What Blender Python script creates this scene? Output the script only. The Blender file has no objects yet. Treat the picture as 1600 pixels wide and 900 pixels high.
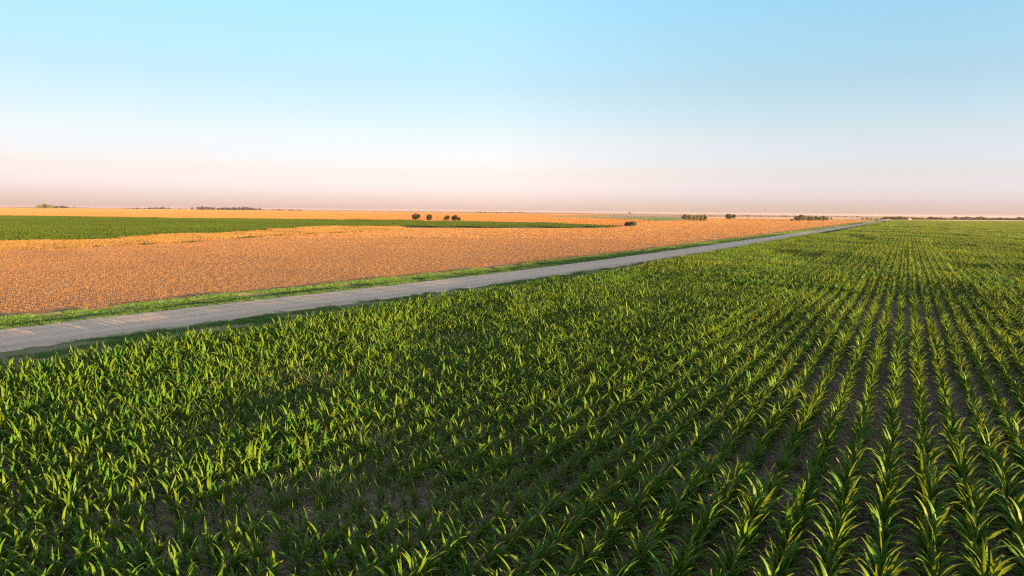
import bpy, math, random
import numpy as np
from mathutils import Matrix, Vector, Euler

sc = bpy.context.scene
PI = math.pi
R = math.radians
# ------------------------------------------------------------------ camera
F = 1600 * 24 / 36.0                       # focal length in pixels of the 1600 px frame
H = 6.7
HEAD, PITCH, ROLL = R(29.9), math.atan(119.5 / F), R(0.60)
cam_d = bpy.data.cameras.new('camera'); cam = bpy.data.objects.new('camera', cam_d)
sc.collection.objects.link(cam); sc.camera = cam
cam_d.lens = 24; cam_d.sensor_width = 36; cam_d.clip_end = 60000; cam_d.clip_start = 0.1
RM = Matrix.Rotation(HEAD, 3, 'Z') @ Matrix.Rotation(PI / 2 - PITCH, 3, 'X') @ Matrix.Rotation(ROLL, 3, 'Z')
cam.matrix_world = Matrix.Translation((0, 0, H)) @ RM.to_4x4()
RMn = np.array(RM)

# ------------------------------------------------------------------ sun, sky, exposure
SUN_EL, SUN_AZ = R(3.5), R(97)             # azimuth clockwise from +Y (the row direction)
sun_dir = Vector((math.sin(SUN_AZ) * math.cos(SUN_EL), math.cos(SUN_AZ) * math.cos(SUN_EL), math.sin(SUN_EL)))
sd = bpy.data.lights.new('sun', 'SUN'); so = bpy.data.objects.new('sun', sd); sc.collection.objects.link(so)
sd.energy = 5.0; sd.angle = R(0.6); sd.color = (1.0, 0.58, 0.27)
so.rotation_euler = sun_dir.to_track_quat('Z', 'Y').to_euler(); so.location = sun_dir * 50 + Vector((0, 0, 60))
world = bpy.data.worlds.new('World'); sc.world = world; world.use_nodes = True
wt = world.node_tree; wn = wt.nodes; wl = wt.links
bg = wn['Background']
sky = wn.new('ShaderNodeTexSky'); sky.sky_type = 'NISHITA'; sky.sun_disc = False
sky.sun_elevation = R(4.0); sky.sun_rotation = SUN_AZ; sky.air_density = 1.0; sky.dust_density = 0.6; sky.ozone_density = 1.0
bg.inputs['Strength'].default_value = 0.055
# the evening sky's colour by height above the horizon (pinkish low haze, pale middle, cyan-blue above)
tc = wn.new('ShaderNodeTexCoord'); sp_ = wn.new('ShaderNodeSeparateXYZ'); wl.new(tc.outputs['Generated'], sp_.inputs[0])
SKY_G = 0.055 * 2 ** 3.05 * 3
SKY_T = [(0, (.37, .46, 1.95)), (1, (.32, .395, 1.60)), (3, (.322, .330, .77)), (6, (.345, .342, .53)), (10, (.325, .362, .475)), (15, (.345, .450, .55)), (20, (.385, .49, .61)), (40, (.90, .68, .58)), (80, (1.30, .85, .64))]
rp_ = wn.new('ShaderNodeValToRGB'); el_ = rp_.color_ramp.elements
while len(el_) < len(SKY_T): el_.new(.5)
for i_, (e_, c_) in enumerate(SKY_T): el_[i_].position = math.sin(R(e_)); el_[i_].color = (*[v_ / SKY_G for v_ in c_], 1)
wl.new(sp_.outputs[2], rp_.inputs[0])
m1 = wn.new('ShaderNodeVectorMath'); m1.operation = 'MULTIPLY'; wl.new(sky.outputs['Color'], m1.inputs[0]); wl.new(rp_.outputs[0], m1.inputs[1])
dt_ = wn.new('ShaderNodeVectorMath'); dt_.operation = 'DOT_PRODUCT'; wl.new(tc.outputs['Generated'], dt_.inputs[0]); dt_.inputs[1].default_value = (-sun_dir.x, -sun_dir.y, 0)
az_ = wn.new('ShaderNodeValToRGB'); wl.new(dt_.outputs['Value'], az_.inputs[0])
AZ_T = [(0, (1.02, 1.08, 1.12)), (.42, (1, 1.02, 1.03)), (.62, (1, 1, 1)), (.97, (.70, .72, .74))]
el_ = az_.color_ramp.elements
while len(el_) < len(AZ_T): el_.new(.5)
for i_, (e_, c_) in enumerate(AZ_T): el_[i_].position = e_; el_[i_].color = (*c_, 1)
m3 = wn.new('ShaderNodeVectorMath'); m3.operation = 'MULTIPLY'; wl.new(m1.outputs[0], m3.inputs[0]); wl.new(az_.outputs[0], m3.inputs[1])
m2 = wn.new('ShaderNodeVectorMath'); m2.operation = 'SCALE'; wl.new(m3.outputs[0], m2.inputs[0]); m2.inputs['Scale'].default_value = 3.0
SKY_OUT = m2.outputs[0]
wl.new(SKY_OUT, bg.inputs['Color'])
vs = sc.view_settings
vs.view_transform = 'Standard'; vs.look = 'None'; vs.gamma = 1; vs.use_curve_mapping = False
vs.exposure = 3.05
sc.cycles.max_bounces = 6; sc.cycles.diffuse_bounces = 3; sc.cycles.glossy_bounces = 2
sc.cycles.transmission_bounces = 3; sc.cycles.use_denoising = False; sc.cycles.filter_width = 1.2

# ------------------------------------------------------------------ helpers
COL = sc.collection
def ground(px, py, z=0.0):
    """point of the level ground seen at (px, py) of the 1600x900 frame"""
    d = RM @ Vector(((px - 800) / F, (450 - py) / F, -1))
    t = (z - H) / d.z
    return Vector((d.x * t, d.y * t, z))
def project(P):
    """P (n,3) -> pixel x, y, depth"""
    q = (P - np.array([0, 0, H])) @ RMn
    z = -q[:, 2]; zz = np.where(np.abs(z) < 1e-6, 1e-6, z)
    return 800 + F * q[:, 0] / zz, 450 - F * q[:, 1] / zz, z
def in_view(P, m=3.0, right=8.0):
    q = (P - np.array([0, 0, H])) @ RMn
    z = -q[:, 2]
    return (z > 4) & (q[:, 0] > -0.76 * z - m) & (q[:, 0] < 0.76 * z + right)
def mesh_arr(name, V, Q, mats, uv=None, mi=None, smooth=False):
    V = np.asarray(V, dtype=np.float32); Q = np.asarray(Q, dtype=np.int32)
    me = bpy.data.meshes.new(name)
    me.vertices.add(len(V)); me.vertices.foreach_set('co', V.ravel())
    n, k = Q.shape
    me.loops.add(n * k); me.loops.foreach_set('vertex_index', Q.ravel())
    me.polygons.add(n)
    me.polygons.foreach_set('loop_start', np.arange(0, n * k, k, dtype=np.int32))
    if mi is not None: me.polygons.foreach_set('material_index', np.asarray(mi, dtype=np.int32))
    me.polygons.foreach_set('use_smooth', np.full(n, smooth))
    if uv is not None:
        l = me.uv_layers.new(name='UVMap')
        l.data.foreach_set('uv', np.asarray(uv, dtype=np.float32)[Q.ravel()].ravel())
    for m in mats: me.materials.append(m)
    me.update(calc_edges=True)
    return me
def link(o, parent=None):
    COL.objects.link(o)
    if parent: o.parent = parent
    return o
def add(name, me, parent=None, **props):
    o = bpy.data.objects.new(name, me); link(o, parent)
    for k, v in props.items(): o[k] = v
    return o
def empty(name, loc, rz=0.0, s=1.0, **props):
    o = bpy.data.objects.new(name, None); link(o)
    o.location = loc; o.rotation_euler = (0, 0, rz); o.scale = (s, s, s); o.empty_display_size = .2
    for k, v in props.items(): o[k] = v
    return o
class Soup:
    """collects quad strips"""
    def __init__(s): s.V = []; s.Q = []; s.U = []; s.M = []; s.n = 0
    def put(s, V, Q, U=None, m=0):
        s.V.append(V); s.Q.append(Q + s.n); s.n += len(V)
        s.U.append(U if U is not None else np.zeros((len(V), 2))); s.M.append(np.full(len(Q), m))
    def mesh(s, name, mats, smooth=False):
        return mesh_arr(name, np.concatenate(s.V), np.concatenate(s.Q), mats, np.concatenate(s.U), np.concatenate(s.M), smooth)
def vnoise(x, y, seed=0):
    """smooth value noise in numpy, 0..1"""
    xi = np.floor(x).astype(np.int64); yi = np.floor(y).astype(np.int64)
    fx = x - xi; fy = y - yi
    fx = fx * fx * (3 - 2 * fx); fy = fy * fy * (3 - 2 * fy)
    def h(a, b):
        v = (a * 374761393 + b * 668265263 + seed * 1442695041) & 0xffffffff
        v = ((v ^ (v >> 13)) * 1274126177) & 0xffffffff
        return ((v ^ (v >> 16)) & 0xffff) / 65535.0
    return (h(xi, yi) * (1 - fx) + h(xi + 1, yi) * fx) * (1 - fy) + (h(xi, yi + 1) * (1 - fx) + h(xi + 1, yi + 1) * fx) * fy

# ------------------------------------------------------------------ materials
def mat(name):
    m = bpy.data.materials.new(name); m.use_nodes = True
    return m, m.node_tree.nodes, m.node_tree.links, m.node_tree.nodes['Principled BSDF']
def N(nodes, t, **kw):
    n = nodes.new('ShaderNode' + t)
    for k, v in kw.items(): setattr(n, k, v)
    return n
def ramp(nodes, links, fac, stops, interp='LINEAR'):
    r = nodes.new('ShaderNodeValToRGB'); r.color_ramp.interpolation = interp
    e = r.color_ramp.elements
    while len(e) < len(stops): e.new(0.5)
    for i, (p, c) in enumerate(stops): e[i].position = p; e[i].color = (*c, 1)
    links.new(fac, r.inputs[0]); return r.outputs[0]
def noise(nodes, links, vec, scale, detail=4, rough=.6, dist=0.0):
    n = nodes.new('ShaderNodeTexNoise'); n.inputs['Scale'].default_value = scale
    n.inputs['Detail'].default_value = detail; n.inputs['Roughness'].default_value = rough; n.inputs['Distortion'].default_value = dist
    if vec is not None: links.new(vec, n.inputs['Vector'])
    return n.outputs[0]
def mapping(nodes, links, scale=(1, 1, 1), rot=(0, 0, 0)):
    g = nodes.new('ShaderNodeNewGeometry'); m = nodes.new('ShaderNodeMapping')
    m.inputs['Scale'].default_value = scale; m.inputs['Rotation'].default_value = rot
    links.new(g.outputs['Position'], m.inputs['Vector']); return m.outputs[0]
def mixc(nodes, links, fac, a, b, mode='MIX'):
    m = nodes.new('ShaderNodeMix'); m.data_type = 'RGBA'; m.blend_type = mode
    for s, v in ((m.inputs[0], fac), (m.inputs[6], a), (m.inputs[7], b)):
        if isinstance(v, (int, float)): s.default_value = v
        elif isinstance(v, tuple): s.default_value = (*v, 1)
        else: links.new(v, s)
    return m.outputs[2]
def bump(nodes, links, h, strength, dist, bsdf):
    b = nodes.new('ShaderNodeBump'); b.inputs['Strength'].default_value = strength; b.inputs['Distance'].default_value = dist
    links.new(h, b.inputs['Height']); links.new(b.outputs[0], bsdf.inputs['Normal']); return b
def ground_mat(name, c1, c2, scale=1.0, bdist=0.1, bscale=3.0, stretch=(1, 1, 1), rough=.95, c3=None, s3=.02):
    m, n, l, b = mat(name)
    v = mapping(n, l, stretch)
    f = noise(n, l, v, scale, 6, .65)
    col = ramp(n, l, f, [(.3, c1), (.7, c2)])
    if c3:
        f3 = ramp(n, l, noise(n, l, mapping(n, l), s3, 4, .6), [(.45, (0, 0, 0)), (.62, (1, 1, 1))])
        col = mixc(n, l, f3, col, c3)
    l.new(col, b.inputs['Base Color']); b.inputs['Roughness'].default_value = rough
    b.inputs['Specular IOR Level'].default_value = .15
    bump(n, l, noise(n, l, mapping(n, l), bscale, 5, .7), 1.0, bdist, b)
    return m
def leaf_mat(name, base, base2, tip, trans=.35, tcol=(.17, .19, .008), rough=.55, spec=.20, rib=(.07, .12, .02)):
    m, n, l, b = mat(name)
    uv = N(n, 'UVMap'); sep = N(n, 'SeparateXYZ'); l.new(uv.outputs[0], sep.inputs[0])
    oi = N(n, 'ObjectInfo')
    col = mixc(n, l, oi.outputs['Random'], base, base2)
    nz = noise(n, l, mapping(n, l), 9, 2)
    col = mixc(n, l, ramp(n, l, nz, [(.35, (0, 0, 0)), (.75, (.6, .6, .6))]), col, base2)
    # pale midrib: u runs 0..1 across the blade
    d = N(n, 'Math', operation='SUBTRACT'); l.new(sep.outputs[0], d.inputs[0]); d.inputs[1].default_value = .5
    a = N(n, 'Math', operation='ABSOLUTE'); l.new(d.outputs[0], a.inputs[0])
    col = mixc(n, l, ramp(n, l, a.outputs[0], [(.03, (.8, .8, .8)), (.09, (0, 0, 0))]), col, rib)
    col = mixc(n, l, ramp(n, l, sep.outputs[1], [(.88, (0, 0, 0)), (1, (.8, .8, .8))]), col, tip)
    l.new(col, b.inputs['Base Color']); b.inputs['Roughness'].default_value = rough
    b.inputs['Specular IOR Level'].default_value = spec
    t = N(n, 'BsdfTranslucent'); tc = mixc(n, l, .5, col, tcol); l.new(tc, t.inputs[0])
    mx = N(n, 'MixShader'); mx.inputs[0].default_value = trans
    l.new(b.outputs[0], mx.inputs[1]); l.new(t.outputs[0], mx.inputs[2])
    l.new(mx.outputs[0], n['Material Output'].inputs[0])
    return m
M_LEAF = leaf_mat('corn_leaf', (.015, .108, .009), (.076, .132, .006), (.22, .16, .07))
M_CROP = leaf_mat('crop_leaf', (.018, .050, .004), (.032, .056, .0045), (.05, .07, .008), trans=.2, tcol=(.08, .09, .01), rough=.6, spec=.12, rib=(.03, .06, .008))
M_STALK = leaf_mat('corn_stalk', (.05, .10, .015), (.06, .12, .02), (.1, .15, .05), trans=.05)
M_GRASS = leaf_mat('verge_grass', (.06, .17, .035), (.095, .20, .045), (.20, .22, .07), trans=.3)
M_WEED = leaf_mat('weed_grass', (.09, .15, .05), (.16, .20, .08), (.30, .27, .14), trans=.3)
M_STRAW = leaf_mat('straw', (.19, .110, .045), (.245, .146, .060), (.28, .17, .07), trans=.15, tcol=(.3, .16, .05), rough=.6, spec=.15, rib=(.27, .15, .055))
M_WHEAT = leaf_mat('ripe_straw', (.18, .088, .034), (.215, .106, .042), (.24, .13, .045), trans=.15, tcol=(.25, .12, .04), rough=.7, spec=.1, rib=(.22, .11, .035))
M_DRYGRASS = leaf_mat('dry_grass', (.22, .13, .05), (.17, .12, .04), (.25, .165, .065), trans=.2, tcol=(.25, .17, .06), rough=.7, spec=.1, rib=(.25, .16, .06))
M_TREE = leaf_mat('tree_leaf', (.016, .022, .007), (.028, .034, .011), (.05, .05, .016), trans=.2, tcol=(.06, .06, .012), rough=.6, spec=.2, rib=(.03, .04, .014))
M_TREE2 = leaf_mat('pale_tree_leaf', (.06, .07, .022), (.10, .10, .04), (.16, .16, .07), trans=.25, tcol=(.2, .2, .05), rough=.6, spec=.3, rib=(.12, .14, .05))
M_DARK = leaf_mat('cedar_leaf', (.022, .040, .020), (.035, .050, .028), (.05, .06, .03), trans=.1, tcol=(.05, .06, .02), rough=.6, spec=.2, rib=(.03, .05, .02))
M_BARK = ground_mat('bark', (.09, .06, .045), (.16, .12, .09), 6, .02, 20)
M_SOIL = ground_mat('field_soil', (.15, .115, .10), (.28, .215, .185), 2.5, .05, 7)
M_EARTH = ground_mat('far_earth', (.34, .22, .13), (.40, .27, .17), .004, 1.2, .6, c3=(.20, .22, .08), s3=.0016)
M_STUBSOIL = ground_mat('stubble_soil', (.19, .112, .060), (.26, .152, .078), .35, .12, 5, c3=(.17, .105, .065), s3=.03)
M_WHEATSOIL = ground_mat('wheat_soil', (.36, .20, .08), (.42, .24, .09), .1, .3, 2)
M_VERGE = ground_mat('verge_soil', (.09, .14, .03), (.16, .19, .06), 1.5, .1, 8, c3=(.20, .18, .10), s3=.25)
M_GREENSOIL = ground_mat('green_field_soil', (.07, .13, .02), (.11, .17, .03), .2, .4, 1.4)

# road: packed pale gravel, paler wheel tracks, loose stone between and at the edges
def road_mat():
    m, n, l, b = mat('gravel_road')
    g = N(n, 'UVMap'); s = N(n, 'SeparateXYZ'); l.new(g.outputs[0], s.inputs[0])
    wob = noise(n, l, mapping(n, l, (.05, .05, .05)), 1.0, 2)
    wm = N(n, 'Math', operation='MULTIPLY_ADD'); l.new(wob, wm.inputs[0]); wm.inputs[1].default_value = .14; l.new(s.outputs[0], wm.inputs[2])
    mr = N(n, 'Math', operation='SUBTRACT'); l.new(wm.outputs[0], mr.inputs[0]); mr.inputs[1].default_value = .07
    track = ramp(n, l, mr.outputs[0], [(0, (.1,) * 3), (.18, (.8,) * 3), (.30, (.35,) * 3), (.48, (.9,) * 3), (.60, (.5,) * 3), (.72, (.9,) * 3), (.84, (.1,) * 3), (.95, (.4,) * 3)])
    big = noise(n, l, mapping(n, l, (1, .12, 1)), .7, 5, .65)
    fine = noise(n, l, mapping(n, l), 7, 5, .75)
    c = mixc(n, l, track, (.40, .30, .235), (.70, .54, .43))
    c = mixc(n, l, ramp(n, l, big, [(.3, (0, 0, 0)), (.8, (.5,) * 3)]), c, (.68, .54, .43))
    c = mixc(n, l, ramp(n, l, fine, [(.35, (.55,) * 3), (.65, (0,) * 3)]), c, (.32, .25, .20))
    l.new(c, b.inputs['Base Color']); b.inputs['Roughness'].default_value = .95; b.inputs['Specular IOR Level'].default_value = .15
    bump(n, l, noise(n, l, mapping(n, l), 14, 5, .75), .8, .025, b)
    return m
M_ROAD = road_mat()

# ------------------------------------------------------------------ structure: ground, road, verges, field grounds
def roff(Y):
    """the road bends gently towards the corn rows with distance"""
    return np.interp(Y, [-100, 5, 18, 34, 50, 66, 90, 122, 217, 400, 900, 3200], [0, 0, .3, 1.5, 3.2, 4.5, 5.5, 6.1, 7.0, 9.2, 12.5, 14])
def coff(Y):
    """outermost corn row, closing up to the road further on"""
    return roff(Y) - np.interp(Y, [28, 60, 110], [0, 2.3, 2.8])
XC, XR0, XR1, XV = -29.6, -35.9, -42.8, -47.4          # corn edge, near road edge, far road edge, far verge edge
YEND = 3200.0
def sheet(name, pts, z, m, kind='structure'):
    me = bpy.data.meshes.new(name)
    me.from_pydata([(p[0], p[1], z) for p in pts], [], [list(range(len(pts)))]); me.materials.append(m)
    o = add(name, me, kind=kind)
    if me.polygons[0].normal.z < 0: me.flip_normals()
    return o
S = 16000
sheet('ground', [(-S, -S), (S, -S), (S, S), (-S, S)], -.25, M_EARTH)
def strip(name, xs, zs, y0, y1, dy, m, amp=0.0, seed=0, edge=0.0):
    """long strip along the rows: cross section xs, zs; small bumps and wandering edges"""
    ys = [y0]
    while ys[-1] < y1: ys.append(ys[-1] + dy * max(1, (ys[-1] / 60.0)))
    ys = np.array(ys); xs = np.array(xs, float); zs = np.array(zs, float)
    X, Y = np.meshgrid(xs, ys); Z = np.tile(zs, (len(ys), 1))
    Z = Z + amp * (vnoise(X * 1.3, Y * 1.3, seed) - .5)
    e = edge * (vnoise(ys * .35, ys * 0, seed + 3) - .5) + edge * .6 * (vnoise(ys * 1.7, ys * 0, seed + 4) - .5)
    X[:, 0] += e; e2 = edge * (vnoise(ys * .31, ys * 0, seed + 5) - .5) + edge * .6 * (vnoise(ys * 1.9, ys * 0, seed + 6) - .5); X[:, -1] += e2
    U = np.stack([(X - xs[0]) / (xs[-1] - xs[0]), Y], -1).reshape(-1, 2)
    X += roff(ys)[:, None]
    V = np.stack([X, Y, Z], -1).reshape(-1, 3)
    a = np.arange(len(ys) - 1)[:, None] * len(xs) + np.arange(len(xs) - 1)[None]
    a = a.ravel(); sgn = 1 if xs[-1] > xs[0] else -1
    Q = np.stack([a, a + 1, a + len(xs) + 1, a + len(xs)], -1)
    if sgn < 0: Q = Q[:, ::-1]
    return add(name, mesh_arr(name, V, Q, [m], U, smooth=True), kind='structure')
YS_ = [-60, 5, 18, 34, 50, 66, 90, 122, 217, 400, 900, 1030]
sheet('field_soil', [(900, -60), (900, 1030)] + [(XC - 2.4 + float(roff(y)), y) for y in YS_[::-1]], -.004, M_SOIL)
xs = list(np.linspace(XR1 - .1, XR0 + .1, 24))
zs = [.02 + .10 * (1 - ((x - (XR0 + XR1) / 2) / 3.6) ** 2) + (.035 if abs(x - (XR0 - .75)) < .2 else 0) for x in xs]
strip('road', xs, zs, -10, YEND, .35, M_ROAD, .03, 1, .5)
strip('verge_ground', [XV - .3, XV + .8, XV + 2.2, XR1 - .6, XR1 + .15], [.0, -.10, -.16, -.02, .02], -10, YEND, .8, M_VERGE, .06, 7, .6)
strip('verge_soil', [XR0 - .12, XR0 + .5, XC + .3], [.03, 0, .01], -10, YEND, .8, M_VERGE, .05, 11, .4)
GPX = lambda L: [ground(x, y) for x, y in L]
# tilled stubble field across the road; its far boundary follows the photograph's edges on real ground
stub_poly = [(XV, -80)] + [(XV + float(roff(y)), y) for y in YS_] + [(-250, 1040)] + [p.xy[:] for p in GPX([(1010, 346), (965, 354), (955, 356.5), (620, 357), (560, 363), (400, 368), (300, 378), (100, 388), (0, 391), (-260, 398)])]
sheet('stubble_ground', stub_poly, -.02, M_STUBSOIL)
wheat_px = [(-300, 336.5), (0, 338), (400, 342.5), (650, 345.5), (955, 351), (1010, 346), (1000, 343.5), (830, 337.5), (960, 335.2), (800, 333.6), (400, 328.2), (0, 324.5), (-300, 321.8)]
wheat_poly = [p.xy[:] for p in GPX(wheat_px)]
sheet('wheat_ground', wheat_poly, -.12, M_WHEATSOIL)
green_px = [(-300, 336.5), (0, 338.0), (400, 342.5), (650, 345.5), (850, 348.5), (955, 353.5), (945, 356), (620, 354.5), (520, 354.2), (420, 358.5), (395, 362), (280, 367), (160, 374), (0, 379), (-260, 384)]
green_poly = [p.xy[:] for p in GPX(green_px)]
sheet('crop_ground', green_poly, -.03, M_GREENSOIL)
dry_px = [(-260, 384), (0, 379), (160, 374), (280, 367), (395, 362), (420, 358.5), (520, 354.2), (620, 354.5), (640, 357), (560, 363), (400, 368), (300, 378), (100, 388), (0, 391), (-260, 398)]
dry_poly = [p.xy[:] for p in GPX(dry_px)]
sheet('dry_verge', dry_poly, -.05, M_STUBSOIL)
def fieldmat(name, a, b, d=1.2): return ground_mat(name, a, b, .01, d, .5, stretch=(1, 1, 1))
M_G2 = fieldmat('distant_green', (.10, .19, .05), (.14, .24, .07))
M_T2 = fieldmat('distant_tan', (.50, .36, .22), (.58, .42, .26))
M_P2 = fieldmat('distant_mauve', (.26, .19, .16), (.32, .23, .19))
M_O2 = fieldmat('distant_olive', (.22, .22, .09), (.27, .26, .11))
far_fields = [
    ('distant_green_field', M_G2, [(965, 339.2), (1070, 339.6), (1068, 345.3), (1010, 344.9), (985, 343.6), (955, 341)]),
    ('distant_green_field', M_G2, [(828, 337.6), (962, 339.5), (955, 341), (1000, 343.3), (980, 343), (830, 338.6)]),
    ('distant_olive_field', M_O2, [(1068, 341.5), (1420, 343), (1340, 345), (1068, 345.5)]),
    ('distant_tan_field', M_T2, [(1068, 338.2), (1345, 340.3), (1345, 342.6), (1068, 341.5)]),
    ('distant_mauve_field', M_P2, [(960, 336.0), (1345, 337.9), (1345, 340), (960, 338.3)]),
    ('distant_mauve_field', M_P2, [(-300, 320.6), (0, 323.2), (800, 332.4), (960, 334.4), (800, 333.4), (400, 328.1), (0, 324.3), (-300, 321.6)]),
    ('distant_tan_field', M_T2, [(1390, 343.6), (1700, 344.2), (1700, 345.6), (1395, 344.3)]),
]
for i, (nm, m, px) in enumerate(far_fields):
    sheet(nm, [p.xy[:] for p in GPX(px)], -.08 + .012 * i if i != 5 else -.10, m)

# ------------------------------------------------------------------ blades and plants
def blade(L, W, e0, e1, az, h0, ns=9, fold=.22, twist=0.0, drift=0.0, wave=.10, ph=0.0, r0=.01, power=1.3, org=(0, 0), na=2):
    t = np.linspace(0, 1, ns + 1)
    e = e0 + (e1 - e0) * t ** power
    a = az + drift * t ** 1.5
    ds = L / ns
    em = (e[1:] + e[:-1]) / 2; am = (a[1:] + a[:-1]) / 2
    x = np.concatenate([[0], np.cumsum(np.cos(em) * np.cos(am) * ds)]) + r0 * math.cos(az) + org[0]
    y = np.concatenate([[0], np.cumsum(np.cos(em) * np.sin(am) * ds)]) + r0 * math.sin(az) + org[1]
    z = np.concatenate([[0], np.cumsum(np.sin(em) * ds)]) + h0
    T = np.stack([np.cos(e) * np.cos(a), np.cos(e) * np.sin(a), np.sin(e)], -1)
    Lt = np.stack([-np.sin(a), np.cos(a), 0 * a], -1)
    Nn = np.cross(T, Lt)
    th = (twist * t)[:, None]
    L2 = Lt * np.cos(th) + Nn * np.sin(th); N2 = -Lt * np.sin(th) + Nn * np.cos(th)
    w = W * .5 * (1 - t ** 2.2) ** .8 * (.45 + .55 * np.clip(t / .3, 0, 1) ** .8)
    w[-1] = W * .012
    P = np.stack([x, y, z], -1)
    wv = (wave * w * np.sin(t * 22 + ph))[:, None]; wv2 = (wave * w * np.sin(t * 19 + ph * 2 + 1))[:, None]
    up = (-fold * w)[:, None] * N2
    if na == 2:
        V = np.stack([P - L2 * w[:, None] + up + N2 * wv, P, P + L2 * w[:, None] + up + N2 * wv2], 1).reshape(-1, 3)
        k = 3; us = [0, .5, 1]
    else:
        V = np.stack([P - L2 * w[:, None], P + L2 * w[:, None]], 1).reshape(-1, 3); k = 2; us = [.2, .8]
    i = np.arange(ns)[:, None] * k + np.arange(k - 1)[None]; i = i.ravel()
    Q = np.stack([i, i + 1, i + k + 1, i + k], -1)
    U = np.stack([np.tile(us, ns + 1), np.repeat(t, k)], -1)
    return V, Q, U
def tube(P, rad, nseg=6):
    P = np.array(P, float); n = len(P); V = []
    for i in range(n):
        t = P[min(i + 1, n - 1)] - P[max(i - 1, 0)]; t /= np.linalg.norm(t)
        a = np.cross(t, [0, 1, .3]); a /= np.linalg.norm(a); b = np.cross(t, a)
        for k in range(nseg):
            an = 2 * PI * k / nseg
            V.append(P[i] + rad[i] * (a * math.cos(an) + b * math.sin(an)))
    Q = [[i * nseg + k, i * nseg + (k + 1) % nseg, (i + 1) * nseg + (k + 1) % nseg, (i + 1) * nseg + k] for i in range(n - 1) for k in range(nseg)]
    return np.array(V), np.array(Q), np.tile([.2, .3], (len(V), 1))
def corn_leaves(rng, nl=10, ns=9, na=2, hs=1.0, org=(0, 0), wf=1.0, drop=0):
    """list of blade arrays of one young corn plant about 1 m tall"""
    out = []
    base = rng.normal(0, .45)                       # plane of the leaves, mostly across the row
    for i in range(drop, nl):
        f = i / (nl - 1)
        az = base + (PI if i % 2 else 0) + rng.normal(0, .42)
        h = (.06 + .50 * f ** .9) * hs
        L = (.335 + .45 * f - .45 * max(0, f - .55) ** 1.2) * hs * rng.uniform(.8, 1.2)
        W = (.056 + .042 * math.sin(min(1, f * 1.25) * PI * .5)) * rng.uniform(.85, 1.15) * wf * (1 if f < .9 else .8)
        e0 = R(48 + 34 * f + rng.normal(0, 7)); e1 = R(-70 + 105 * f ** 1.3 + rng.normal(0, 20))
        out.append(blade(L, W, e0, min(e1, e0), az, h, ns, rng.uniform(.15, .45), rng.normal(0, .55), rng.normal(0, .35), .12, rng.uniform(0, 6), .012, rng.uniform(1.1, 1.9), org, na))
    return out
def corn_stalk(rng, hs=1.0):
    lean = rng.normal(0, .02, 2)
    return tube([[0, 0, -.03], [lean[0] * .5, lean[1] * .5, .28 * hs], [lean[0], lean[1], .60 * hs]], [.014, .012, .006], 6)

# ------------------------------------------------------------------ scattering
def gn_scatter(name, pts, idx, rot, scl, objs, **props):
    coll = bpy.data.collections.new(name + '_kinds')
    for i, o in enumerate(objs):
        o.name = '%s_%03d' % (name, i); coll.objects.link(o)
    me = bpy.data.meshes.new(name)
    me.vertices.add(len(pts)); me.vertices.foreach_set('co', np.asarray(pts, np.float32).ravel())
    a = me.attributes.new('kidx', 'INT', 'POINT'); a.data.foreach_set('value', np.asarray(idx, np.int32))
    a = me.attributes.new('krot', 'FLOAT_VECTOR', 'POINT'); a.data.foreach_set('vector', np.asarray(rot, np.float32).ravel())
    a = me.attributes.new('kscl', 'FLOAT_VECTOR', 'POINT'); a.data.foreach_set('vector', np.asarray(scl, np.float32).ravel())
    o = add(name, me, kind='stuff', **props)
    ng = bpy.data.node_groups.new(name, 'GeometryNodeTree')
    ng.interface.new_socket('Geometry', in_out='INPUT', socket_type='NodeSocketGeometry')
    ng.interface.new_socket('Geometry', in_out='OUTPUT', socket_type='NodeSocketGeometry')
    n, l = ng.nodes, ng.links
    gi, go = n.new('NodeGroupInput'), n.new('NodeGroupOutput')
    ip = n.new('GeometryNodeInstanceOnPoints'); ci = n.new('GeometryNodeCollectionInfo')
    ci.inputs['Collection'].default_value = coll; ci.inputs['Separate Children'].default_value = True; ci.inputs['Reset Children'].default_value = True
    def na(t, nm):
        x = n.new('GeometryNodeInputNamedAttribute'); x.data_type = t; x.inputs['Name'].default_value = nm; return x.outputs['Attribute']
    e2r = n.new('FunctionNodeEulerToRotation'); l.new(na('FLOAT_VECTOR', 'krot'), e2r.inputs[0])
    l.new(gi.outputs[0], ip.inputs['Points']); l.new(ci.outputs[0], ip.inputs['Instance'])
    ip.inputs['Pick Instance'].default_value = True
    l.new(na('INT', 'kidx'), ip.inputs['Instance Index']); l.new(e2r.outputs[0], ip.inputs['Rotation']); l.new(na('FLOAT_VECTOR', 'kscl'), ip.inputs['Scale'])
    l.new(ip.outputs[0], go.inputs[0])
    md = o.modifiers.new('scatter', 'NODES'); md.node_group = ng
    return o
def tmpl(me): return bpy.data.objects.new(me.name, me)
def inside(poly, X, Y):
    c = np.zeros(X.shape, bool); n = len(poly)
    for i in range(n):
        x0, y0 = poly[i]; x1, y1 = poly[(i + 1) % n]
        if y0 == y1: continue
        k = ((y0 > Y) != (y1 > Y)) & (X < (x1 - x0) * (Y - y0) / (y1 - y0) + x0)
        c ^= k
    return c

# ---- the corn field
SP, PS = .762, .132
rng = np.random.default_rng(5)
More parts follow.
